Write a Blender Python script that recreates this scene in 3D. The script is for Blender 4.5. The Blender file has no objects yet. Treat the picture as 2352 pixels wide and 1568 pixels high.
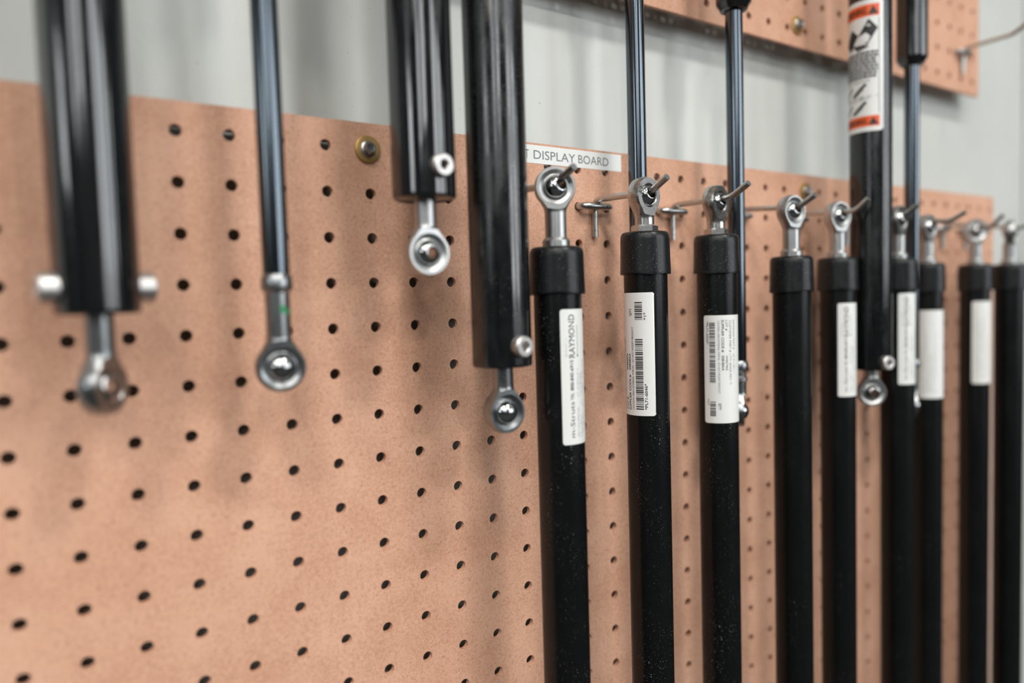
import bpy, bmesh, math, random
from mathutils import Vector, Matrix

random.seed(7)
IN = 25.4
sc = bpy.context.scene
COL = sc.collection

# ------------------------------------------------------------------ camera
def rotvec(w):
    a = Vector(w).length
    return Matrix.Rotation(a, 3, Vector(w).normalized())
R = rotvec((0.0447, -0.59, -0.0448)) @ Matrix(((1, 0, 0), (0, 0, -1), (0, 1, 0)))
CAM = Vector((-66.52, -392.52, -89.23))           # millimetres
cam = bpy.data.cameras.new('camera'); camo = bpy.data.objects.new('camera', cam); COL.objects.link(camo)
cam.sensor_width = 36.0; cam.lens = 36.0 * 1667.9 / 2352.0
cam.clip_start = 0.01; cam.clip_end = 50
M = Matrix((R[0], -R[1], -R[2])).transposed().to_4x4()
M.translation = CAM / 1000
camo.matrix_world = M
cam.dof.use_dof = True; cam.dof.focus_distance = 0.466; cam.dof.aperture_fstop = 2.2
sc.camera = camo

# ------------------------------------------------------------------ world / light
w = bpy.data.worlds.new('world'); sc.world = w; w.use_nodes = True
w.node_tree.nodes['Background'].inputs[0].default_value = (0.55, 0.6, 0.65, 1)
w.node_tree.nodes['Background'].inputs[1].default_value = 0.15
sc.view_settings.view_transform = 'Standard'; sc.view_settings.look = 'None'
sc.view_settings.gamma = 1.0; sc.view_settings.use_curve_mapping = False
sc.view_settings.exposure = -0.26
LAMP_W = 42.0        # watts per ceiling light
WINDOW_E = 7.2       # radiance of the lit panes

# ------------------------------------------------------------------ materials
def new_mat(name):
    m = bpy.data.materials.new(name); m.use_nodes = True
    return m, m.node_tree.nodes, m.node_tree.links, m.node_tree.nodes['Principled BSDF']

def simple(name, col, rough=0.5, metal=0.0, coat=0.0, spec=0.5):
    m, n, l, b = new_mat(name)
    b.inputs['Base Color'].default_value = (*col, 1); b.inputs['Roughness'].default_value = rough
    b.inputs['Metallic'].default_value = metal; b.inputs['Coat Weight'].default_value = coat
    b.inputs['Specular IOR Level'].default_value = spec
    return m

def noise(n, l, co, scale, detail=4, rough=0.6, sc3=None):
    t = n.new('ShaderNodeTexNoise'); t.inputs['Scale'].default_value = scale
    t.inputs['Detail'].default_value = detail; t.inputs['Roughness'].default_value = rough
    if sc3:
        mp = n.new('ShaderNodeMapping'); mp.inputs['Scale'].default_value = sc3
        l.new(co, mp.inputs['Vector']); co = mp.outputs[0]
    l.new(co, t.inputs['Vector'])
    return t.outputs['Fac']

def ramp(n, l, fac, stops):
    r = n.new('ShaderNodeValToRGB')
    while len(r.color_ramp.elements) < len(stops): r.color_ramp.elements.new(0.5)
    for e, (p, c) in zip(r.color_ramp.elements, stops):
        e.position = p; e.color = (*c, 1) if len(c) == 3 else c
    l.new(fac, r.inputs[0])
    return r.outputs[0]

def mix(n, l, fac, a, b, mode='MIX'):
    x = n.new('ShaderNodeMix'); x.data_type = 'RGBA'; x.blend_type = mode
    for s, v in ((x.inputs[0], fac), (x.inputs[6], a), (x.inputs[7], b)):
        if hasattr(v, 'links'): l.new(v, s)
        elif isinstance(v, (int, float)): s.default_value = v
        else: s.default_value = (*v, 1)
    return x.outputs[2]

def bump(n, l, h, strength, dist, bsdf):
    bp = n.new('ShaderNodeBump'); bp.inputs['Strength'].default_value = strength
    bp.inputs['Distance'].default_value = dist
    l.new(h, bp.inputs['Height']); l.new(bp.outputs[0], bsdf.inputs['Normal'])

def mat_pegboard():
    m, n, l, b = new_mat('hardboard')
    co = n.new('ShaderNodeTexCoord').outputs['Object']
    big = noise(n, l, co, 22, 4); mid = noise(n, l, co, 130, 5, 0.65); fine = noise(n, l, co, 900, 4, 0.75)
    fib = noise(n, l, co, 420, 3, 0.7, (1.0, 1.0, 3.2)); fib2 = noise(n, l, co, 420, 3, 0.7, (3.2, 1.0, 1.0))
    base = ramp(n, l, mid, [(0.28, (0.594, 0.316, 0.204)), (0.5, (0.688, 0.380, 0.249)), (0.72, (0.770, 0.452, 0.303))])
    base = mix(n, l, 0.55, base, ramp(n, l, fine, [(0.33, (0.330, 0.159, 0.096)), (0.5, (0.671, 0.369, 0.239)), (0.68, (0.902, 0.562, 0.393))]))
    base = mix(n, l, 0.42, base, ramp(n, l, big, [(0.33, (0.517, 0.259, 0.166)), (0.66, (0.803, 0.479, 0.342))]))
    base = mix(n, l, ramp(n, l, fib, [(0.63, (0, 0, 0)), (0.70, (0.6, 0.6, 0.6))]), base, (0.231, 0.108, 0.067))
    base = mix(n, l, ramp(n, l, fib2, [(0.63, (0, 0, 0)), (0.70, (0.6, 0.6, 0.6))]), base, (0.264, 0.121, 0.074))
    # thin curly fibres pressed into the surface: narrow iso-lines of a warped noise, broken up by a second one
    brk = noise(n, l, co, 420, 2, 0.5)
    for sc_, off, colr, fac in ((430, (0, 0, 0), (0.25, 0.105, 0.06), 0.5), (560, (3.1, 0, 7.7), (0.20, 0.085, 0.05), 0.45), (480, (9.2, 0, 1.3), (0.90, 0.58, 0.42), 0.5)):
        mp = n.new('ShaderNodeMapping'); mp.inputs['Location'].default_value = off; l.new(co, mp.inputs['Vector'])
        t = n.new('ShaderNodeTexNoise'); t.inputs['Scale'].default_value = sc_; t.inputs['Detail'].default_value = 1.0; t.inputs['Distortion'].default_value = 1.2
        l.new(mp.outputs[0], t.inputs['Vector'])
        ln = ramp(n, l, t.outputs['Fac'], [(0.478, (0, 0, 0)), (0.494, (1, 1, 1)), (0.506, (1, 1, 1)), (0.522, (0, 0, 0))])
        mk = ramp(n, l, brk, [(0.47, (0, 0, 0)), (0.60, (fac, fac, fac))]) if off[0] < 9 else ramp(n, l, brk, [(0.40, (fac, fac, fac)), (0.53, (0, 0, 0))])
        base = mix(n, l, mix(n, l, 1.0, ln, mk, 'MULTIPLY'), base, colr)
    l.new(base, b.inputs['Base Color']); b.inputs['Roughness'].default_value = 0.62
    b.inputs['Specular IOR Level'].default_value = 0.35
    bump(n, l, fine, 0.25, 0.0004, b)
    return m

def mat_wall():
    m, n, l, b = new_mat('painted_wall')
    co = n.new('ShaderNodeTexCoord').outputs['Object']
    a = noise(n, l, co, 9, 4); s = noise(n, l, co, 330, 2, 0.5); o = noise(n, l, co, 260, 3)
    c = ramp(n, l, a, [(0.3, (0.585, 0.605, 0.572)), (0.7, (0.64, 0.66, 0.628))])
    c = mix(n, l, ramp(n, l, s, [(0.755, (0, 0, 0)), (0.80, (0.45, 0.45, 0.45))]), c, (0.2, 0.2, 0.19))
    l.new(c, b.inputs['Base Color']); b.inputs['Roughness'].default_value = 0.32
    b.inputs['Specular IOR Level'].default_value = 0.4
    bump(n, l, o, 0.22, 0.0008, b)
    return m

def mat_black(name, col, rough, dust, scuff, spec=0.5):
    m, n, l, b = new_mat(name)
    co = n.new('ShaderNodeTexCoord').outputs['Object']
    d = noise(n, l, co, 1300, 2, 0.5); mask = noise(n, l, co, 26, 2)
    spk = ramp(n, l, d, [(0.665, (0, 0, 0)), (0.72, (1, 1, 1))])
    spk = mix(n, l, 1.0, spk, ramp(n, l, mask, [(0.42, (0, 0, 0)), (0.62, (dust, dust, dust))]), 'MULTIPLY')
    c = mix(n, l, spk, col, (0.30, 0.31, 0.31))
    l.new(c, b.inputs['Base Color']); b.inputs['Specular IOR Level'].default_value = spec
    s = noise(n, l, co, 55, 5, 0.7, (1.0, 1.0, 0.25))
    rr = ramp(n, l, s, [(0.38, (rough,) * 3), (0.75, (rough + scuff,) * 3)])
    rr = mix(n, l, spk, rr, (0.8, 0.8, 0.8))
    l.new(rr, b.inputs['Roughness'])
    if scuff > 0.1: bump(n, l, noise(n, l, co, 34, 2, 0.5, (1, 1, 0.4)), 0.10, 0.002, b)
    return m

def mat_metal(name, col, rough, var=0.1, sc3=(1, 1, 1)):
    m, n, l, b = new_mat(name)
    co = n.new('ShaderNodeTexCoord').outputs['Object']
    s = noise(n, l, co, 300, 4, 0.7, sc3)
    c = ramp(n, l, s, [(0.3, tuple(x * 0.9 for x in col)), (0.7, col)])
    l.new(c, b.inputs['Base Color']); b.inputs['Metallic'].default_value = 1
    l.new(ramp(n, l, s, [(0.3, (rough,) * 3), (0.8, (rough + var,) * 3)]), b.inputs['Roughness'])
    return m

BOARD = mat_pegboard(); WALL = mat_wall()
TUBE = mat_black('satin_black_paint', (0.0030, 0.0034, 0.0037), 0.26, 1.0, 0.12, 0.3)
TUBE_CLEAN = mat_black('clean_black_paint', (0.0030, 0.0034, 0.0037), 0.28, 0.35, 0.1, 0.3)
GLOSS = mat_black('gloss_black_paint', (0.0035, 0.0042, 0.0046), 0.06, 0.25, 0.22, 1.0)
GLOSS_SMUDGED = mat_black('smudged_black_paint', (0.0035, 0.0042, 0.0046), 0.08, 0.45, 0.42, 0.9)
GLOSS_WORN = mat_black('scuffed_black_paint', (0.0035, 0.0042, 0.0046), 0.10, 0.45, 0.34, 0.62)
RUBBER = mat_black('black_rubber', (0.006, 0.0068, 0.0076), 0.27, 0.9, 0.2, 0.35)
STEEL = mat_metal('bright_steel', (0.47, 0.475, 0.47), 0.34, 0.05)
STEEL_FORGED = mat_metal('forged_steel', (0.50, 0.49, 0.475), 0.24, 0.08)
STEEL_DARK = mat_metal('grey_steel', (0.30, 0.31, 0.315), 0.26, 0.1)
BALL = mat_metal('polished_ball', (0.46, 0.47, 0.47), 0.10, 0.05)
ZINC = mat_metal('zinc_wire', (0.52, 0.53, 0.52), 0.22, 0.2, (1, 0.2, 1))
ROD = mat_metal('blued_rod', (0.115, 0.135, 0.155), 0.13, 0.08, (1, 1, 0.03))
SCREWM = mat_metal('screw_steel', (0.60, 0.575, 0.555), 0.36, 0.1)
BRASS = simple('yellow_zinc', (0.46, 0.29, 0.10), 0.42, 0.55)
PAPER = simple('white_label_paper', (0.80, 0.81, 0.79), 0.42)
INK = simple('black_ink', (0.014, 0.016, 0.018), 0.5)
GREY_INK = simple('grey_ink', (0.16, 0.17, 0.18), 0.5)
ORANGE = simple('orange_print', (0.80, 0.115, 0.018), 0.42)
GREEN = simple('green_paint_mark', (0.03, 0.22, 0.09), 0.5)
CEIL = simple('ceiling_white', (0.62, 0.62, 0.60), 0.8)
FLOORM = simple('grey_concrete', (0.025, 0.025, 0.026), 0.8)
DARKWALL = simple('grey_room_wall', (0.055, 0.057, 0.06), 0.8)
FRAME = simple('white_frame', (0.6, 0.6, 0.6), 0.5)
PANE, _n, _l, _b = new_mat('daylight_pane')
_b.inputs['Base Color'].default_value = (0.1, 0.12, 0.14, 1); _b.inputs['Roughness'].default_value = 0.1
_b.inputs['Emission Color'].default_value = (0.93, 0.97, 1.0, 1); _b.inputs['Emission Strength'].default_value = WINDOW_E
LAMPD, _n, _l, _b = new_mat('lamp_diffuser')
_b.inputs['Base Color'].default_value = (0.8, 0.8, 0.8, 1)

# ------------------------------------------------------------------ mesh helpers (all in millimetres)
class MB:
    def __init__(s): s.v = []; s.f = []; s.m = []
    def add(s, vs, fs, mi=0, mat=None):
        o = len(s.v)
        s.v += [tuple(mat @ Vector(v)) if mat else tuple(v) for v in vs]
        s.f += [[i + o for i in f] for f in fs]; s.m += [mi] * len(fs)
        return s
    def lathe(s, prof, seg=40, mat=None, closed=False, cap=True, mi=0):
        """profile (r, z) turned about local z"""
        pf = [prof[0]]                      # holding loops keep the shading of long straight walls true
        for (r0, z0), (r1, z1) in zip(prof, prof[1:]):
            d = math.hypot(r1 - r0, z1 - z0)
            if d > 6:
                for q in (0.25 / d, 1 - 0.25 / d): pf.append((r0 + (r1 - r0) * q, z0 + (z1 - z0) * q))
            pf.append((r1, z1))
        prof = pf
        vs = []; fs = []; k = len(prof)
        for r, z in prof:
            for i in range(seg):
                a = 2 * math.pi * i / seg; vs.append((r * math.cos(a), r * math.sin(a), z))
        rng = range(k) if closed else range(k - 1)
        for j in rng:
            j2 = (j + 1) % k
            for i in range(seg):
                i2 = (i + 1) % seg
                fs.append([j * seg + i, j * seg + i2, j2 * seg + i2, j2 * seg + i])
        if cap and not closed:
            fs.append(list(range(seg))[::-1]); fs.append([(k - 1) * seg + i for i in range(seg)])
        return s.add(vs, fs, mi, mat)
    def tube(s, path, r, seg=14, mi=0, mat=None):
        P = [Vector(p) for p in path]; k = len(P); vs = []; fs = []
        t0 = (P[1] - P[0]).normalized(); n = t0.orthogonal().normalized()
        for j in range(k):
            t = (P[min(j + 1, k - 1)] - P[max(j - 1, 0)]).normalized()
            n = (n - t * n.dot(t)).normalized(); b = t.cross(n)
            for i in range(seg):
                a = 2 * math.pi * i / seg
                vs.append(P[j] + (n * math.cos(a) + b * math.sin(a)) * r)
        for j in range(k - 1):
            for i in range(seg):
                i2 = (i + 1) % seg
                fs.append([j * seg + i, j * seg + i2, (j + 1) * seg + i2, (j + 1) * seg + i])
        fs.append(list(range(seg))[::-1]); fs.append([(k - 1) * seg + i for i in range(seg)])
        return s.add(vs, fs, mi, mat)
    def box(s, lo, hi, mi=0, mat=None):
        x0, y0, z0 = lo; x1, y1, z1 = hi
        vs = [(x0, y0, z0), (x1, y0, z0), (x1, y1, z0), (x0, y1, z0), (x0, y0, z1), (x1, y0, z1), (x1, y1, z1), (x0, y1, z1)]
        fs = [[0, 3, 2, 1], [4, 5, 6, 7], [0, 1, 5, 4], [1, 2, 6, 5], [2, 3, 7, 6], [3, 0, 4, 7]]
        return s.add(vs, fs, mi, mat)
    def build(s, name, mats, parent=None, loc=(0, 0, 0), smooth=True, angle=34):
        me = bpy.data.meshes.new(name)
        me.from_pydata([(x / 1000, y / 1000, z / 1000) for x, y, z in s.v], [], s.f)
        if not isinstance(mats, (list, tuple)): mats = [mats]
        for m in mats: me.materials.append(m)
        if len(mats) > 1: me.polygons.foreach_set('material_index', s.m)
        me.polygons.foreach_set('use_smooth', [smooth] * len(me.polygons))
        if smooth: me.set_sharp_from_angle(angle=math.radians(angle))
        me.update()
        o = bpy.data.objects.new(name, me); COL.objects.link(o)
        o.location = Vector(loc) / 1000
        if parent: o.parent = parent
        return o

def tag(o, label, cat, group=None):
    o['label'] = label; o['category'] = cat
    if group: o['group'] = group
    return o
def thing(name, label, cat, loc, group=None):
    o = bpy.data.objects.new(name, None); COL.objects.link(o); o.location = Vector(loc) / 1000
    o.empty_display_size = 0.02
    return tag(o, label, cat, group)
def struct(o):
    o['kind'] = 'structure'; return o

def fillet(path, rad, n=6):
    P = [Vector(p) for p in path]; out = [P[0]]
    for a, b, c in zip(P, P[1:], P[2:]):
        d1 = (a - b); d2 = (c - b); k1 = min(rad, d1.length * 0.49); k2 = min(rad, d2.length * 0.49)
        p = b + d1.normalized() * k1; q = b + d2.normalized() * k2
        for i in range(n + 1):
            t = i / n; out.append(p * (1 - t) ** 2 + b * 2 * t * (1 - t) + q * t * t)
    out.append(P[-1]); return out

# ------------------------------------------------------------------ the room
GAP = 20.0      # the wall stands this far behind the face of the boards
X0, X1, Y0, ZF, ZC = -4200, 5600, -4600, -1320, 2450
SEAM = 1000
struct(MB().box((X0, GAP, ZF), (SEAM - 3, GAP + 100, ZC)).build('wall_back', WALL, smooth=False))
struct(MB().box((SEAM + 3, GAP, ZF), (X1, GAP + 100, ZC)).build('wall_back_far', WALL, smooth=False))
struct(MB().box((SEAM - 3, GAP + 5, ZF), (SEAM + 3, GAP + 100, ZC)).build('trim_1', DARKWALL, smooth=False))
struct(MB().box((X0 - 100, Y0 - 100, ZF - 100), (X1 + 100, GAP + 100, ZF)).build('floor', FLOORM, smooth=False))
struct(MB().box((X0 - 100, Y0 - 100, ZC), (X1 + 100, GAP + 100, ZC + 100)).build('ceiling', CEIL, smooth=False))
def window_wall(name, frame, lo, hi, wins, first):
    """straight wall; frame(u, d, z) gives the point at distance u along it, depth d into it; wins = (u0, u1, z0, z1)"""
    def bx(b, u0, u1, d0, d1, z0, z1):
        p = frame(u0, d0, z0); q = frame(u1, d1, z1)
        b.box([min(c) for c in zip(p, q)], [max(c) for c in zip(p, q)])
    b = MB(); us = [lo] + [e for w_ in sorted(wins) for e in w_[:2]] + [hi]
    for a, c in zip(us[::2], us[1::2]): bx(b, a, c, 0, 100, ZF, ZC)
    for a, c, z0, z1 in wins: bx(b, a, c, 0, 100, ZF, z0); bx(b, a, c, 0, 100, z1, ZC)
    struct(b.build(name, DARKWALL, smooth=False))
    for k, (a, c, z0, z1) in enumerate(wins):
        f = MB(); t = 45; mid = (a + c) / 2
        bx(f, a, a + t, -15, 70, z0, z1); bx(f, c - t, c, -15, 70, z0, z1); bx(f, a + t, c - t, -15, 70, z0, z0 + t)
        bx(f, a + t, c - t, -15, 70, z1 - t, z1); bx(f, mid - 20, mid + 20, -15, 70, z0 + t, z1 - t)
        fo = struct(f.build('window_%d' % (first + k), FRAME, smooth=False))
        for p, q in ((a + t, mid - 20), (mid + 20, c - t)):
            g = MB(); bx(g, p, q, 40, 46, z0 + t, z1 - t); g.build('pane', PANE, fo, smooth=False)
window_wall('wall_front', lambda u, d, z: (u, Y0 - d, z), X0, X1, [(-3300, -2300, 1100, 2150), (-1700, -700, 1100, 2150), (1400, 2700, -100, 2150), (3200, 4900, -100, 2150)], 1)
window_wall('wall_right', lambda u, d, z: (X1 + d, u, z), Y0 - 100, GAP + 100, [(-4300, -3700, 300, 1900)], 5)
window_wall('wall_left', lambda u, d, z: (X0 - d, u, z), Y0 - 100, GAP + 100, [(-2500, -1300, 600, 1500)], 6)

def ceiling_light(x, y, label, watts):
    t = thing('ceiling_light', label, 'ceiling light', (x, y, ZC), 'round hanging ceiling lights')
    MB().lathe([(20, 0), (20, -150), (90, -170), (120, -210), (215, -300), (220, -318), (214, -318)], 40, cap=False).build('housing', FRAME, t)
    MB().lathe([(1, -300), (214, -306)], 40, cap=False).build('diffuser', LAMPD, t)
    L = bpy.data.lights.new('lamp_disc', 'AREA'); L.shape = 'DISK'; L.size = 0.40
    L.energy = watts; L.color = (1.0, 0.965, 0.915)
    o = bpy.data.objects.new('lamp_disc', L); COL.objects.link(o); o.parent = t; o.location = (0, 0, -0.312)
for x, lx in ((-2500, 'leftmost column'), (-900, 'column left of the boards'), (700, 'column before the boards')):
    for q, ly in enumerate(('nearer', 'farther')):
        ceiling_light(x, -1700 - 1700 * q, 'white round ceiling light %s the boards, %s' % ('nearer to' if q == 0 else 'farther from', lx), LAMP_W)

# ------------------------------------------------------------------ pegboards
def pegboard(name, label, x0, x1, z0, z1, cx, cz, thick=3.4):
    """hardboard sheet with real through-holes on a one-inch grid through (cx, cz)"""
    r = 3.15; N = 16
    nx0 = math.ceil((x0 + 5 - cx) / IN); nx1 = math.floor((x1 - 5 - cx) / IN)
    nz0 = math.ceil((z0 + 5 - cz) / IN); nz1 = math.floor((z1 - 5 - cz) / IN)
    b = MB(); h = IN / 2
    for i in range(nx0, nx1 + 1):
        for j in range(nz0, nz1 + 1):
            X = cx + i * IN; Z = cz + j * IN
            xa = x0 if i == nx0 else X - h; xb = x1 if i == nx1 else X + h
            za = z0 if j == nz0 else Z - h; zb = z1 if j == nz1 else Z + h
            vs = []
            for y in (0, thick):
                for q in range(N):
                    a = 2 * math.pi * q / N; vs.append((X + r * math.cos(a), y, Z + r * math.sin(a)))
                for q in range(N):
                    a = 2 * math.pi * q / N; c, s_ = math.cos(a), math.sin(a); m = max(abs(c), abs(s_))
                    c /= m; s_ /= m
                    vs.append((X + c * ((xb - X) if c > 0 else (X - xa)), y, Z + s_ * ((zb - Z) if s_ > 0 else (Z - za))))
            fs = []
            for q in range(N):
                p = (q + 1) % N
                fs.append([q, N + q, N + p, p])
                fs.append([2 * N + q, 2 * N + p, 3 * N + p, 3 * N + q])
                fs.append([q, p, 2 * N + p, 2 * N + q])
            b.add(vs, fs)
    for lo, hi in (((x0, 0, z0), (x1, thick, z0)), ((x0, 0, z1), (x1, thick, z1))):
        b.add([lo, (hi[0], 0, lo[2]), hi, (lo[0], thick, lo[2])], [[0, 1, 2, 3]])
    for X in (x0, x1):
        b.add([(X, 0, z0), (X, 0, z1), (X, thick, z1), (X, thick, z0)], [[0, 1, 2, 3]])
    o = b.build(name, BOARD, smooth=True, angle=30)
    return tag(o, label, 'pegboard')
pegboard('pegboard', 'brown pegboard full of holes behind the lower row of black struts', -7.5 * IN, 872, -25.5 * IN, 14.5, 0, 0)
struct(MB().box((-7 * IN, 3.6, 4.5), (860, GAP - 6, 12.5)).build('light_baffle', DARKWALL, smooth=False))   # unseen strip added behind the lower board to dim light in its holes
UX = 32.25 * IN; UZ = 138.0
pegboard('pegboard', 'upper brown pegboard at top right, casting a dark shadow line on wall', -9 * IN, 834, 124, 640, UX, UZ)

def screw(x, z, label, rot=0.4):
    t = thing('screw', label, 'screw', (x, 0, z), 'washered screws holding the boards')
    A = Matrix.Rotation(math.pi / 2, 4, 'X')      # local z -> -y
    MB().lathe([(2.2, 0), (7.6, 0), (7.8, 0.5), (7.6, 1.3), (6.8, 1.7), (2.2, 1.7)], 40, A).build('washer', BRASS, t)
    b = MB()
    b.lathe([(2.4, -12), (2.4, 1.7), (4.5, 1.7), (4.6, 2.5), (3.9, 3.0), (3.4, 3.1)], 36, A, cap=False)
    hx = [(3.5, 3.0), (3.5, 5.2), (3.1, 5.9), (2.3, 5.9), (1.9, 5.5), (0.01, 5.4)]
    b.lathe(hx, 6, A @ Matrix.Rotation(rot, 4, 'Z'), cap=False)
    b.build('screw_head', STEEL, t)
screw(4 * IN - 1, -0.5 , 'hex screw in yellow washer left of the shorter middle cylinder')
screw(20.15 * IN, 0, 'blurred screw with washer on lower board behind hook tips')
screw(19.75 * IN, 142, 'screw with yellow washer near bottom edge of the upper board')

# ------------------------------------------------------------------ text and print
FONT_CACHE = {}
def text_mesh(s):
    if s not in FONT_CACHE:
        cu = bpy.data.curves.new('t', 'FONT'); cu.body = s; cu.size = 1.0; cu.resolution_u = 3
        o = bpy.data.objects.new('t', cu); COL.objects.link(o)
        dg = bpy.context.evaluated_depsgraph_get(); me = bpy.data.meshes.new_from_object(o.evaluated_get(dg))
        vs = [tuple(v.co) for v in me.vertices]; fs = [list(p.vertices) for p in me.polygons]
        bpy.data.objects.remove(o); bpy.data.meshes.remove(me); bpy.data.curves.remove(cu)
        x0 = min(v[0] for v in vs); x1 = max(v[0] for v in vs)
        FONT_CACHE[s] = ([((v[0] - x0) / (x1 - x0), v[1] / 0.729) for v in vs], fs)   # x 0..1, cap height 1
    return FONT_CACHE[s]

def fit_text(s, length, cap, bold=0.0):
    vs, fs = text_mesh(s)
    return [(x * length, y * cap) for x, y in vs], fs

class Print:
    """flat artwork in label coordinates (s to the right, t up, millimetres)"""
    def __init__(p): p.items = []
    def text(p, s, s0, t0, length, cap, rot=0, thick=0):
        vs, fs = fit_text(s, length, cap)
        a = math.radians(rot); c, n = round(math.cos(a), 6), round(math.sin(a), 6)
        for d in ((0, 0),) if not thick else ((-thick, 0), (thick, 0), (0, -thick), (0, thick)):
            p.items.append(([(s0 + d[0] + x * c - y * n, t0 + d[1] + x * n + y * c) for x, y in vs], fs))
    def rect(p, s0, t0, s1, t1):
        k = max(1, int(abs(s1 - s0) / 1.5)); vs = []; fs = []
        for i in range(k + 1):
            s = s0 + (s1 - s0) * i / k; vs += [(s, t0), (s, t1)]
        for i in range(k): fs.append([2 * i, 2 * i + 2, 2 * i + 3, 2 * i + 1])
        p.items.append((vs, fs))
    def poly(p, pts):
        """convex outline, cut into narrow upright strips so that it follows a curved surface"""
        lo = min(q[0] for q in pts); hi = max(q[0] for q in pts); k = max(6, int((hi - lo) / 0.8)); vs = []
        for i in range(k + 1):
            s = min(max(lo + (hi - lo) * i / k, lo + 1e-4), hi - 1e-4); ts = []
            for a, b in zip(pts, pts[1:] + pts[:1]):
                if (a[0] - s) * (b[0] - s) <= 0 and a[0] != b[0]: ts.append(a[1] + (b[1] - a[1]) * (s - a[0]) / (b[0] - a[0]))
            vs += [(s, min(ts)), (s, max(ts))]
        p.items.append((vs, [[2 * i, 2 * i + 2, 2 * i + 3, 2 * i + 1] for i in range(k)]))
    def line(p, a, b, w):
        a = Vector(a); b = Vector(b); d = (b - a); n = Vector((-d.y, d.x)).normalized() * w / 2
        k = 6; vs = []; fs = []
        for i in range(k + 1):
            q = a + d * i / k; vs += [tuple(q + n), tuple(q - n)]
        for i in range(k): fs.append([2 * i, 2 * i + 1, 2 * i + 3, 2 * i + 2])
        p.items.append((vs, fs))
    def scribble(p, s0, t0, length, cap, rot, rnd):
        """print too small to read: little broken strokes"""
        x = 0
        while x < length:
            wd = rnd.uniform(0.3, 0.9)
            for yy in (0, cap * 0.5, cap * 0.85):
                if rnd.random() < 0.75:
                    a, b = x, min(length, x + wd)
                    if rot == 90: p.rect(s0 - yy - cap * 0.16, t0 + a, s0 - yy, t0 + b)
                    elif rot == -90: p.rect(s0 + yy, t0 - b, s0 + yy + cap * 0.16, t0 - a)
                    else: p.rect(s0 + a, t0 + yy, s0 + b, t0 + yy + cap * 0.16)
            x += wd + (0.25 if rnd.random() < 0.8 else 1.0)
    def barcode(p, s0, s1, t0, t1, rnd, unit=0.42):
        t = t0
        while t < t1 - unit:
            wd = unit * rnd.choice((0.5, 0.5, 1.2, 1.2)); p.rect(s0, t, s1, min(t + wd, t1)); t += wd + unit * rnd.choice((0.55, 0.55, 1.1))
    def mesh(p, mapf):
        b = MB()
        for vs, fs in p.items: b.add([mapf(s, t) for s, t in vs], fs)
        return b

def cyl_map(ang0, r):
    """label coordinates to a vertical cylinder; s measured to the right from world angle ang0"""
    return lambda s, t: (r * math.cos(ang0 + s / r), r * math.sin(ang0 + s / r), t)

def facing(x, y, phi):
    """world angle on a vertical tube standing at x, y: phi degrees to the right of the side turned to the photographer"""
    return math.atan2(CAM.y - y, CAM.x - x) + math.radians(phi)

def wrap_label(parent, ang0, r, width, z0, z1, corner=2.0, mat=None, name='label', inset=0.0):
    n = 26; b = MB(); m = cyl_map(ang0, r); vs = []; fs = []
    ss = sorted(set([i * width / n for i in range(n + 1)] + [corner * q for q in (0.02, 0.1, 0.3, 0.6, 1)] + [width - corner * q for q in (0.02, 0.1, 0.3, 0.6, 1)]))
    for s in ss:
        e = min(s, width - s); d = 0
        if e < corner: d = corner - math.sqrt(max(0, corner ** 2 - (corner - e) ** 2))
        vs += [m(s, z0 + d), m(s, z1 - d)]
    for i in range(len(ss) - 1): fs.append([2 * i, 2 * i + 2, 2 * i + 3, 2 * i + 1])
    b.add(vs, fs)
    m2 = cyl_map(ang0, r - 0.12); o = len(vs)
    rim = [m2(s, 0)[:2] for s in ss]
    vs2 = []
    for (x, y), i in zip(rim, range(len(ss))): vs2 += [(x, y, vs[2 * i][2]), (x, y, vs[2 * i + 1][2])]
    b.v += vs2
    for i in range(len(ss) - 1):
        b.f += [[2 * i, o + 2 * i, o + 2 * i + 2, 2 * i + 2], [2 * i + 1, 2 * i + 3, o + 2 * i + 3, o + 2 * i + 1]]; b.m += [0, 0]
    return b.build(name, mat or PAPER, parent)

# board label strip
lab = MB()
LX0, LX1 = 186, 294.4
lab.box((LX0, -0.16, 1.2), (LX1, 0, 13.1))
lo = tag(lab.build('label_strip', PAPER, smooth=False), 'white printed label strip reading DISPLAY BOARD along top of lower pegboard', 'label')
pr = Print()
pr.text('T', 210.2, 4.2, 3.2, 6.0); pr.text('DISPLAY', 217.3, 4.2, 35.0, 6.0); pr.text('BOARD', 255.0, 4.2, 27.4, 6.0)
pr.mesh(lambda s, t: (s, -0.22, t)).build('lettering', GREY_INK, lo, smooth=False)

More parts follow.
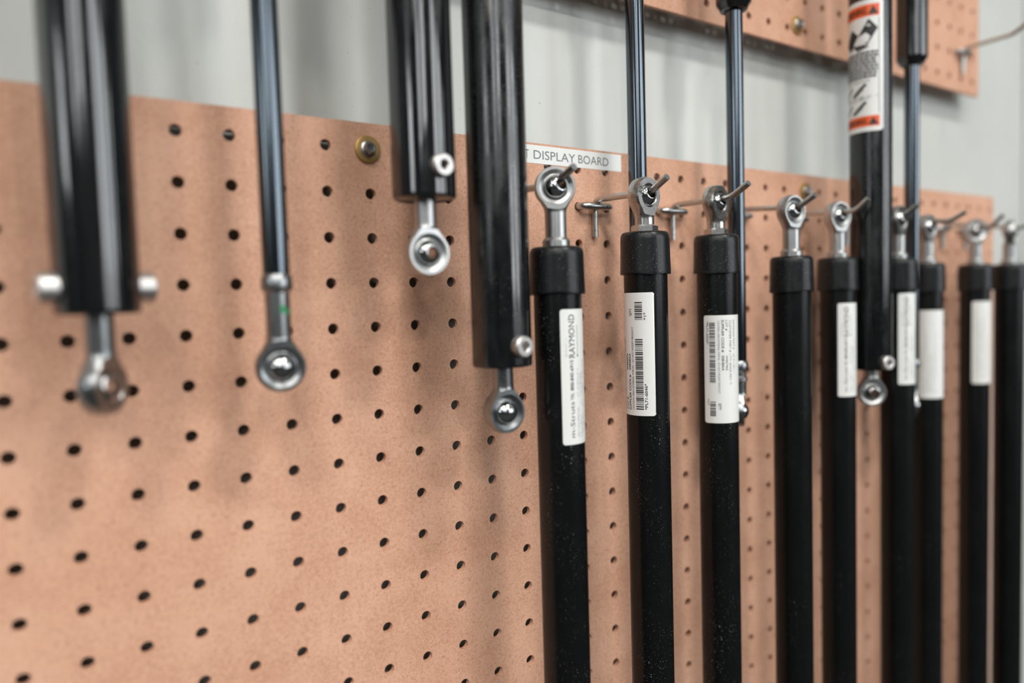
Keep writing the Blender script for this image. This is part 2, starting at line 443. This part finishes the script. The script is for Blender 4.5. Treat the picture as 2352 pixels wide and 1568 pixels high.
# ------------------------------------------------------------------ rod ends
ROD_ENDS = {}
def rod_end_mesh(style, L, sr, mat):
    """forged rod end: ball-shaped head running into a round shank, both faces milled flat round the bearing hole; eye axis = local y, shank down"""
    key = (style, round(L, 1), round(sr, 2), mat.name)
    if key in ROD_ENDS: return ROD_ENDS[key]
    prof = [(0.05, 12.0)] + [(12 * math.sin(math.radians(a)), 12 * math.cos(math.radians(a))) for a in range(7, 134, 7)]
    prof += [(7.75, -10.1), (7.1, -11.2), (sr + 0.45, -12.3), (sr + 0.1, -13.4), (sr, -14.6), (sr, -L + 0.3), (sr - 0.3, -L), (0.05, -L)]
    body = MB().lathe(prof, 72, cap=False).build('eye_body', mat)
    if style == 'flat': hb = [(7.7, 4.3), (7.0, 3.4)]; fr = 13.1
    else: hb = [(10.0, 4.3), (9.7, 3.75), (7.4, 2.75), (6.95, 2.95), (6.9, 2.4)]; fr = 13.0
    cp = [(0.05, -30), (fr, -30), (fr, -4.3)] + [(r, -z) for r, z in hb] + [(r, z) for r, z in hb[::-1]] + [(fr, 4.3), (fr, 30), (0.05, 30)]
    cut = MB().lathe(cp, 72, Matrix.Rotation(math.pi / 2, 4, 'X'), cap=False).build('milling', mat)
    for o in (body, cut):
        bm = bmesh.new(); bm.from_mesh(o.data)
        bmesh.ops.remove_doubles(bm, verts=bm.verts, dist=1.2e-4 * 0.6)
        bmesh.ops.holes_fill(bm, edges=[e for e in bm.edges if e.is_boundary])
        bmesh.ops.recalc_face_normals(bm, faces=bm.faces); bm.to_mesh(o.data); bm.free()
    md = body.modifiers.new('cut', 'BOOLEAN'); md.operation = 'DIFFERENCE'; md.solver = 'EXACT'; md.object = cut
    bpy.context.view_layer.update()
    dg = bpy.context.evaluated_depsgraph_get(); me = bpy.data.meshes.new_from_object(body.evaluated_get(dg))
    me.name = 'rod_end'
    bpy.data.objects.remove(cut); bpy.data.objects.remove(body)
    me.polygons.foreach_set('use_smooth', [True] * len(me.polygons)); me.set_sharp_from_angle(angle=math.radians(26)); me.update()
    ROD_ENDS[key] = me
    return me

BALLS = {}
def ball_mesh(bore):
    if bore in BALLS: return BALLS[bore]
    br = 4.2; sr = 7.6
    if bore:
        a0 = math.acos(br / sr)
        prof = [(sr * math.cos(-a0 + 2 * a0 * i / 20), sr * math.sin(-a0 + 2 * a0 * i / 20)) for i in range(21)]
        e = prof[-1][1]; prof += [(3.45, e + 0.05), (3.3, e - 0.3), (3.3, -e + 0.3), (3.45, -e - 0.05)]
    else:
        prof = [(max(0.01, sr * math.cos(-math.pi / 2 + math.pi * i / 24)), sr * math.sin(-math.pi / 2 + math.pi * i / 24)) for i in range(25)]
    o = MB().lathe(prof, 44, Matrix.Rotation(math.pi / 2, 4, 'X'), closed=bore, cap=False).build('ball', BALL, angle=45)
    BALLS[bore] = o.data; bpy.data.objects.remove(o)
    return BALLS[bore]

def rod_end(parent, z, up, style, ang, length, ball_tilt=0.0, ball_turn=0.0, bore=True, nut='round', mat=None, collar_r=8.0, shank_r=6.2):
    """eye at height z; up=+1 eye above its shank, -1 eye below. ang: bearing of the eye's axis, 0 = straight out of the wall, + to the right"""
    mat = mat or STEEL
    e = bpy.data.objects.new('rod_end', rod_end_mesh(style, length, shank_r, mat)); COL.objects.link(e); e.parent = parent
    e.location = (0, 0, z / 1000)
    e.rotation_euler = (0, 0 if up > 0 else math.pi, math.radians(ang))
    b = bpy.data.objects.new('ball', ball_mesh(bore)); COL.objects.link(b); b.parent = e
    b.rotation_euler = (math.radians(ball_tilt), 0, math.radians((ball_turn - ang) * up))
    if nut:
        T = Matrix.Translation((0, 0, z)); FL = Matrix.Scale(up, 4, Vector((0, 0, 1))); zb = -length; h = 4.4
        if nut == 'hex':
            pf = [(7.9, zb - 0.6), (8.6, zb), (8.6, zb + h - 0.9), (7.5, zb + h), (5.5, zb + h)]; seg = 6
        else:
            h = 5.2; pf = [(collar_r, zb - 0.5), (collar_r, zb + h - 1.8), (collar_r - 1.1, zb + h - 0.2), (5.5, zb + h)]; seg = 36
        MB().lathe(pf, seg, T @ Matrix.Rotation(0.35, 4, 'Z') @ FL, cap=False).build('lock_nut', mat, parent, angle=30)

# ------------------------------------------------------------------ peg hooks
def peg_hook(x, z, label, bend_z, tip, y_bend=-57.0, group='wire hooks in the lower board', straight=False):
    t = thing('peg_hook', label, 'hook', (x, 0, z), group)
    h = IN / 2; yb = -6.5
    MB().tube(fillet([(-h, 9, 0.6), (-h, yb, 0), (h, yb, 0), (h, 9, 0.6)], 6), 2.45, 16).build('crossbar', ZINC, t, angle=60)
    pth = [(0, -2.6, -21), (0, -2.6, 3.6), (0, -9, 4.7), (0, y_bend, bend_z - z), (0, tip[0], tip[1] - z)]
    p = [Vector(pth[0])] + fillet(pth[:4], 5, 5)[1:-1] + fillet(pth[2:], 5, 5)[2:]
    MB().tube(p, 2.15, 18).build('hook_wire', ZINC, t, angle=60)
    return t

# ------------------------------------------------------------------ lower struts
TUBE_R = 13.9; CAP_R = 15.6
def lower_strut(x, y, eye_z, label, style='recess', ang=0, drop=34.0, nut='round', tubemat=None, seed=0, ball=(0, 0), bottom=-640.0):
    t = thing('gas_strut', label, 'gas strut', (x, y, bottom), 'struts hanging in a row from the lower hooks')
    ez = eye_z - bottom; ct = ez - drop; cb = ct - 27.0
    rod_end(t, ez, 1, style, ang, drop, ball_tilt=ball[0], ball_turn=ball[1], nut=nut, mat=STEEL if style == 'recess' else STEEL_FORGED)
    rr = random.Random(seed)
    # rubber cap, slightly flared and uneven at its lower lip
    prof = [(5.0, ct - 0.6), (9.0, ct - 0.3), (CAP_R - 2.2, ct - 0.2), (CAP_R - 0.9, ct - 0.9), (CAP_R - 0.2, ct - 2.6), (CAP_R, ct - 5), (CAP_R + 0.1, ct - 12), (CAP_R + 0.3, ct - 20), (CAP_R + 0.5, cb + 1), (CAP_R + 0.45, cb), (TUBE_R + 0.1, cb)]
    b = MB().lathe(prof, 56, None, cap=False); seg = 56
    for q, vx in enumerate(b.v):
        if vx[2] < cb + 2:
            a = math.atan2(vx[1], vx[0])
            b.v[q] = (vx[0], vx[1], vx[2] + 0.45 * math.sin(2 * a + seed) + 0.25 * math.sin(5 * a + 2 * seed))
    b.build('cap', RUBBER, t, angle=50)
    MB().lathe([(3, 3.0), (10, 3.0), (TUBE_R - 1, 3.4), (TUBE_R, 5), (TUBE_R, ct - 3)], 64).build('tube', tubemat or TUBE, t)
    MB().lathe([(5, -14), (5.5, -13.5), (5.5, 3.1)], 24).build('end_stud', STEEL_DARK, t)
    return t, bottom

S = {}
spec = [  # hook column, y, eye z, hook bend z, tip (y, z)
    ('S1', 7.5, -57, -24.6, -22.6, (-75.0, -15.6)),
    ('S2', 10.5, -51, -24.3, -22.6, (-71.5, -15.3)),
    ('S3', 13.5, -44, -23.6, -22.2, (-72.5, -14.2)),
    ('S4', 16.5, -51, -27.2, -25.2, (-71.5, -17.8)),
    ('S5', 19.5, -41, -26.8, -24.6, (-68.0, -16.0)),
    ('S6', 22.5, -50, -27.6, -24.6, (-67.5, -17.5)),
    ('S7', 25.5, -37, -30.6, -27.4, (-71.0, -20.3)),
    ('S8', 29.5, -34.8, -30.8, -28.4, (-60.6, -17.2)),
    ('S9', 31.5, -46, -31.0, -28.6, (-72.0, -20.0)),
]
slabel = {
    'S1': 'black strut with long shank and narrow printed label, nearest of the capped row',
    'S2': 'black strut with short hex-nut eye and tall barcode label wrapped to its left edge',
    'S3': 'black strut with short eye and barcode label reading downward, before a blued rod',
    'S4': 'plain black capped strut with no label, fourth of the lower row',
    'S5': 'black capped strut with narrow label, just left of the cylinder with orange warning sticker',
    'S6': 'black capped strut with narrow label, just right of the cylinder with orange warning sticker',
    'S7': 'black capped strut with wide pale label, half hidden behind a blued rod',
    'S8': 'blurred black capped strut with pale label, second from right frame edge',
    'S9': 'blurred black capped strut cut off by right frame edge',
}
sang = {'S1': -28, 'S2': 8, 'S3': 12, 'S4': -4, 'S5': -8, 'S6': 8, 'S7': 0, 'S8': -42, 'S9': 20}
for i, (nm, c, y, ez, bz, tip) in enumerate(spec):
    short = nm in ('S2', 'S3')
    t, bot = lower_strut(c * IN, y, ez, slabel[nm], 'flat' if short else 'recess', sang[nm], 23.0 if short else 34.0,
                         'hex' if short else 'round', TUBE if nm in ('S2', 'S3', 'S1') else TUBE_CLEAN, i * 1.7, (-13, 2 if nm == 'S1' else sang[nm] * 0.5))
    S[nm] = (t, bot, c * IN, y)
    what = {'S1': 'nearest strut with narrow label', 'S2': 'strut with tall barcode label', 'S3': 'strut with label reading downward', 'S4': 'strut that has no label',
            'S5': 'labelled strut left of the warning sticker cylinder', 'S6': 'labelled strut right of the warning sticker cylinder',
            'S7': 'strut half hidden behind a blued rod', 'S8': 'second strut from right frame edge', 'S9': 'last strut at right frame edge'}[nm]
    peg_hook(c * IN, -IN, 'bent zinc wire hook carrying the ' + what, bz, tip, -49.0 if nm == 'S8' else -57.0)

def raymond_label(nm, phi, width, z0, z1, seed, detail=True):
    t, bot, x, y = S[nm]; ang = facing(x, y, phi); r = TUBE_R + 0.15
    lb = wrap_label(t, ang, r, width, z0 - bot, z1 - bot, 1.6)
    rnd = random.Random(seed); H = z1 - z0; p = Print(); g = Print(); b0 = z0 - bot; k = H / 77.0
    p.text('RAYMOND', 8.6, b0 + 49.5 * k, 24.5 * k, 3.9, 90, 0.05)
    p.text('m-Struts', 7.6, b0 + 4.0 * k, 20.5 * k, 2.9, 90)
    p.text('TEL', 7.4, b0 + 25.5 * k, 4.2 * k, 2.1, 90, 0.03); p.text('800-845-6915', 7.4, b0 + 31 * k, 17.2 * k, 2.2, 90, 0.06)
    g.scribble(3.6, b0 + 50 * k, 11 * k, 0.9, 90, rnd)
    g.rect(10.6, b0 + 51 * k, 10.9, b0 + 68 * k)
    p.rect(10.3, b0 + 50 * k, 11.2, b0 + 51.2 * k)
    for s_, a, l_ in ((11.2, 4, 17), (11.2, 27, 16), (14.0, 4, 14), (14.0, 22, 3), (14.0, 27, 14), (16.6, 4, 22), (16.6, 28, 20)):
        g.scribble(s_, b0 + a * k, l_ * k, 1.3, 90, rnd)
    p.mesh(cyl_map(ang, r + 0.09)).build('lettering', INK, lb, smooth=False)
    g.mesh(cyl_map(ang, r + 0.09)).build('small_print', GREY_INK, lb, smooth=False)

raymond_label('S1', 4, 21.5, -171.5, -94.5, 11)
raymond_label('S5', 0, 21.0, -175, -98.5, 12)
raymond_label('S6', 2, 20.0, -171, -92.0, 13)

# S2: tall barcode label, reads upward
t, bot, x, y = S['S2']; r = TUBE_R + 0.15
W2 = 31.0; ang = facing(x, y, 20.5) - W2 / r; z0, z1 = -164.0, -86.0
lb = wrap_label(t, ang, r, W2, z0 - bot, z1 - bot, 1.6)
p = Print(); g = Print(); rnd = random.Random(5); b0 = z0 - bot
p.barcode(18.5, 23.6, b0 + 4.0, b0 + 49.0, rnd, 0.62); p.barcode(18.5, 23.6, b0 + 61.0, b0 + 73.0, rnd, 0.62)
p.text('*PL71-6046*', 26.2, b0 + 4.0, 16.5, 1.9, 90, 0.04); p.text('*1*', 26.2, b0 + 60.8, 4.6, 1.9, 90, 0.04)
p.text('QTY', 16.0, b0 + 63.5, 4.6, 1.9, 90, 0.05)
p.text('CAUTION: HIGH INTERNAL FORCES - DO NOT MODIFY PRODUCT', 17.2, b0 + 3.6, 53.0, 1.5, 90, 0.0)
p.text('SUPPLIER CODE #', 14.6, b0 + 3.4, 22.5, 1.9, 90, 0.04); p.text('20838AA', 14.6, b0 + 29, 10.5, 1.9, 90, 0.05)
p.text('LOT #', 11.8, b0 + 4.0, 7.4, 1.9, 90, 0.03); p.text('W064924', 11.8, b0 + 28.8, 10.4, 1.9, 90, 0.05)
for s_, l_ in ((8.8, 46), (6.0, 40)): g.scribble(s_, b0 + 4, l_, 1.5, 90, rnd)
p.mesh(cyl_map(ang, r + 0.09)).build('lettering', INK, lb, smooth=False)
g.mesh(cyl_map(ang, r + 0.09)).build('small_print', GREY_INK, lb, smooth=False)

# S3: label reads downward
t, bot, x, y = S['S3']; W3 = 31.0; ang = facing(x, y, -40); z0, z1 = -178.5, -103.0
lb = wrap_label(t, ang, r, W3, z0 - bot, z1 - bot, 1.6)
p = Print(); g = Print(); rnd = random.Random(6); zt = z1 - bot
p.barcode(4.2, 8.2, zt - 47, zt - 4.5, rnd, 0.62); p.barcode(4.2, 8.2, zt - 70.5, zt - 59.0, rnd, 0.62)
p.text('*PL71-6020*', 2.0, zt - 4.2, 16.0, 1.6, -90, 0.03); p.text('*1*', 2.0, zt - 58.5, 4.4, 1.6, -90, 0.03)
p.text('QTY', 10.2, zt - 61.5, 4.6, 1.8, -90, 0.05)
g.text('CAUTION: HIGH INTERNAL FORCES - DO NOT MODIFY PRODUCT', 10.0, zt - 3.8, 51.0, 1.4, -90, 0.0)
p.text('SUPPLIER CODE #', 12.6, zt - 3.2, 22.5, 1.8, -90, 0.03); p.text('20838AA', 12.6, zt - 28, 10.6, 1.8, -90, 0.03)
g.text('LOT #', 15.4, zt - 3.6, 7.2, 1.8, -90, 0.03); g.text('W067465', 15.4, zt - 28, 10.4, 1.8, -90, 0.03)
g.text('CUSTOMER PART #', 18.2, zt - 3.6, 22.2, 1.8, -90, 0.02); g.text('LT71-60026 REV. C', 18.2, zt - 27, 21.5, 1.8, -90, 0.0)
g.text('RAYMOND PART #', 21.4, zt - 3.6, 20.5, 1.8, -90, 0.0); g.scribble(21.4, zt - 27, 15, 1.6, -90, rnd)
p.mesh(cyl_map(ang, r + 0.09)).build('lettering', INK, lb, smooth=False)
g.mesh(cyl_map(ang, r + 0.09)).build('small_print', GREY_INK, lb, smooth=False)

def pale_label(nm, phi, width, z0, z1, seed):
    t, bot, x, y = S[nm]; ang = facing(x, y, phi); r = TUBE_R + 0.15
    lb = wrap_label(t, ang, r, width, z0 - bot, z1 - bot, 1.6)
    g = Print(); rnd = random.Random(seed); H = z1 - z0
    for s_ in (4, 7, 10, 13, 16):
        if s_ < width - 2: g.scribble(s_, z0 - bot + 5, (H - 10) * rnd.uniform(0.5, 1), 1.0, 90, rnd)
    g.mesh(cyl_map(ang, r + 0.09)).build('small_print', GREY_INK, lb, smooth=False)
pale_label('S7', -28, 28.0, -192, -109.0, 21)
pale_label('S8', -10, 22.0, -187, -103.0, 22)

# ------------------------------------------------------------------ upper cylinders hung body-down
CYL_R = 16.5
def bleed_screw(parent, ang, z, r0, length=6.5, rr=5.9, hole=2.1, seg=6):
    A = Matrix.Translation((0, 0, z)) @ Matrix.Rotation(ang, 4, 'Z') @ Matrix.Rotation(math.pi / 2, 4, 'Y')
    e = r0 + length
    b = MB().lathe([(rr, r0 - 4), (rr, e - 0.9), (rr - 0.9, e), (hole + 0.8, e), (hole + 0.1, e - 0.5)], 36, A, cap=False)
    b.lathe([(hole + 0.1, e - 0.5), (hole, e - 0.8), (hole, e - 4), (0.01, e - 4.3)], 36, A, cap=False)
    b.build('side_screw', SCREWM, parent)

def upper_end(t, top, r, ang=0):
    """the out-of-frame upper fitting that hangs on the upper hook: eye centre at local height top"""
    rod_end(t, top, 1, 'recess', ang, 30, nut='round')

def upper_cylinder(hook_for, x, y, z_bot, eye_off, label, style, eye_ang, screws, ball=(0, 0), bore=True, mat=None, dark=False, boss=4.5):
    zb = z_bot - eye_off - 14
    t = thing('gas_strut', label, 'gas strut', (x, y, zb), 'struts hanging from the upper board')
    b = z_bot - zb; top = 470 - zb
    MB().lathe([(5, b + 0.8), (CYL_R - 2.2, b + 0.6), (CYL_R - 1.6, b), (CYL_R - 0.5, b + 0.3), (CYL_R, b + 1.4), (CYL_R, top - 31), (CYL_R - 1.5, top - 29.5), (5, top - 29.5)], 72).build('tube', mat or GLOSS, t)
    rod_end(t, z_bot - eye_off - zb, -1, style, eye_ang, eye_off + 1.5, ball_tilt=ball[0], ball_turn=ball[1], bore=bore, nut=None, mat=STEEL_DARK if dark else STEEL, shank_r=5.8)
    for phi, dz in screws: bleed_screw(t, facing(x, y, phi), b + dz, CYL_R, boss, 7.0 if len(screws) > 1 else 5.9)
    upper_end(t, top, CYL_R)
    peg_hook(x, 470 + 6, 'wire hook above the frame holding the ' + hook_for, 470 + 2.0, (y - 20, 479), y - 6, 'wire hooks in the upper board')
    return t, zb

upper_cylinder('leftmost black cylinder', -40.5, -40, -89.5, 31, 'blurred glossy black cylinder with two side screws, leftmost', 'flat', 52, [(-76, 11), (106, 11)], (5, 30), dark=True, boss=6.0)
upper_cylinder('black cylinder with bright ring eye', 109.2, -52, -35.3, 27.5, 'glossy black cylinder ending high in a bright ring eye, beside the yellow washer', 'recess', -2, [(32, 15)], (0, 6), boss=3.6)
C2, c2b = upper_cylinder('cylinder overlapping the label strip', 152.4, -55, -125.0, 25.5, 'glossy black cylinder overlapping left end of the DISPLAY BOARD strip', 'recess', 0, [(37, 11.5)], (0, 0), bore=False, mat=GLOSS_SMUDGED, dark=True)
C3, c3b = upper_cylinder('cylinder with warning sticker', 533, -48, -156.0, 20, 'glossy black cylinder with orange and white warning sticker', 'recess', -38, [(42, 6.5)], (0, -30), mat=GLOSS_WORN)

# warning sticker wrapped round the far cylinder (hung upside down)
def warning_sticker(t, zb, x, y, phi_right, width, z0, z1, full=True, left=None):
    r = CYL_R + 0.15
    ang = facing(x, y, phi_right) - width / r if left is None else facing(x, y, left)
    a, b = z0 - zb, z1 - zb; H = b - a
    lb = wrap_label(t, ang, r, width, a, b, 3.5, name='warning_sticker'); m1 = cyl_map(ang, r + 0.08); m2 = cyl_map(ang, r + 0.22)
    o = Print(); k = Print(); rnd = random.Random(3)
    o.rect(3, b - 13.5, width - 3, b - 4); o2 = Print(); o2.rect(3, a + 4, width - 3, a + 12.5)
    for zc, hh in ((b - 13.5, 9.5), (a + 4, 8.5)):
        for cx in (width - 7.5, 7.5): k.poly([(cx - 3.7, zc + 1.3), (cx + 3.7, zc + 1.3), (cx, zc + hh - 1.2)])      # alert triangles
        k.text('WARNING', 12.5, zc + 2.3, width - 25, hh - 4.4, 0, 0.12)
    k.line((width - 3, a + 14), (width - 3, b - 15), 0.4); k.line((3, a + 14), (3, b - 15), 0.4)
    cz = b - 28
    def diamond(cs, ct, hw, hh): k.poly([(cs - hw, ct - 2.5), (cs + 0.5, ct + hh), (cs + hw, ct + 2.5), (cs - 0.5, ct - hh)])
    diamond(width - 11.5, cz + 2, 7.6, 10.5); diamond(width - 26, cz - 2, 7.0, 9.0)
    for q in range(4): k.line((width - 24 + 2.6 * q, cz - 7 - 0.4 * q), (width - 18 + 2.2 * q, cz - 12.5 + 0.9 * q), 1.4)
    wp = Print()
    wp.poly([(width - 19, cz - 1), (width - 13, cz + 1.6), (width - 9.5, cz - 1.5), (width - 11, cz - 6), (width - 15, cz - 7)])
    wp.line((width - 13, cz + 8), (width - 11, cz + 6.5), 0.8); wp.line((width - 11, cz + 8.5), (width - 9.5, cz + 6.2), 0.8)
    # warning text: bold broken lines, too small to read
    ty = b - 41.5
    for q in range(8):
        xx = 4
        while xx < width - 5:
            wl = rnd.uniform(1.6, 4.5); k.rect(xx, ty - 1.75, min(xx + wl, width - 4.0), ty); xx += wl + rnd.uniform(0.35, 0.7)
        ty -= 2.75
    for q in range(2):
        for dz in (0.2, 1.7): k.scribble(5, ty - dz - 1, width - 15, 1.1, 0, rnd)
        for e, (u0, v0, u1, v1, wd) in enumerate(((-24, -13, -13, -4.2, 2.2), (-21.5, -13.4, -15, -8, 0.6), (-34, -13.2, -25, -5.5, 1.4))): k.line((width + u0, ty + v0), (width + u1, ty + v1), wd)
        if q == 0: k.line((4, ty - 14.2), (width - 4, ty - 14.2), 0.35)
        ty -= 14.6
    o.mesh(m1).build('orange_band', ORANGE, lb, smooth=False); o2.mesh(m1).build('orange_band', ORANGE, lb, smooth=False)
    k.mesh(m2).build('lettering', INK, lb, smooth=False)
    wp.mesh(cyl_map(ang, r + 0.32)).build('pictogram', PAPER, lb, smooth=False)
warning_sticker(C3, c3b, 533, -48, 35, 46, 42.0, 148.0)
warning_sticker(C2, c2b, 152.4, -55, 0, 46, 74.0, 180.0, left=47)

# ------------------------------------------------------------------ upper struts hung rod-down
ROD_R = 6.3
def rod_strut(hook_for, x, y, z_eye, z_body, label, style='recess', eye_ang=0, bore=False, double=False, mark=False, shank=27.0):
    zb = z_eye - 14
    t = thing('gas_strut', label, 'gas strut', (x, y, zb), 'struts hanging from the upper board')
    e = z_eye - zb; top = 470 - zb; body = z_body - zb
    rod_end(t, e, -1, style, eye_ang, shank + 12, bore=bore, nut=None, mat=STEEL_DARK, shank_r=5.8)
    cz = e + shank + 10
    MB().lathe([(5.8, cz - 1.2), (7.2, cz), (7.4, cz + 1), (7.4, cz + 5.5), (6.6, cz + 7.2), (ROD_R, cz + 7.6)], 36).build('collar', STEEL_DARK, t)
    if double: MB().lathe([(5.8, cz - 8.5), (6.8, cz - 7.8), (6.8, cz - 4.6), (5.8, cz - 4)], 32).build('lock_ring', STEEL, t)
    MB().lathe([(ROD_R, cz + 7), (ROD_R, body + 6)], 48).build('rod', ROD, t)
    R_ = 12.8
    MB().lathe([(ROD_R, body + 1.5), (8.0, body), (9.8, body + 0.8), (10.6, body + 3), (R_ - 0.5, body + 5.2), (R_, body + 7), (R_, top - 31), (R_ - 1.2, top - 29.8), (5, top - 29.8)], 60).build('tube', GLOSS, t)
    if mark:
        ang = facing(x, y, 8); m = cyl_map(ang, 5.8 + 0.08); b = MB(); vs = []; fs = []
        for i in range(7):
            s_ = i * 0.95; vs += [m(s_, e + 26.5 - 0.3 * i), m(s_, e + 30.5 - 0.55 * i)]
        for i in range(6): fs.append([2 * i, 2 * i + 2, 2 * i + 3, 2 * i + 1])
        b.add(vs, fs).build('paint_mark', GREEN, t)
    upper_end(t, top, R_)
    peg_hook(x, 470 + 6, 'wire hook above the frame holding the ' + hook_for, 470 + 2.0, (y - 20, 479), y - 6, 'wire hooks in the upper board')
    return t

rod_strut('rod with green paint mark', 34.6, -40, -117.5, 125, 'blued steel rod with green paint mark above its ball eye, left of the yellow washer', 'recess', -8, mark=True)
rod_strut('rod behind the tall barcode label', 286.5, -25, -118, 150, 'blued steel rod passing behind the strut with tall barcode label', 'flat', 0)
rod_strut('rod behind the downward label', 381, -31, -177.5, 119.5, 'blued rod under a black body, its eye half hidden by the downward label', 'flat', 35, double=True, shank=21.0)
rod_strut('blurred rod beside the warning sticker', 609, -43, -196, 111.5, 'blurred blued rod under a black body, right of the warning sticker cylinder', 'flat', 30, shank=26.0)

# empty hook at the far upper right
peg_hook(31.25 * IN - 1, 164.5, 'empty wire hook near the right edge of the upper board', 169.5, (-72.0, 182.0), -50.0, 'wire hooks in the upper board')
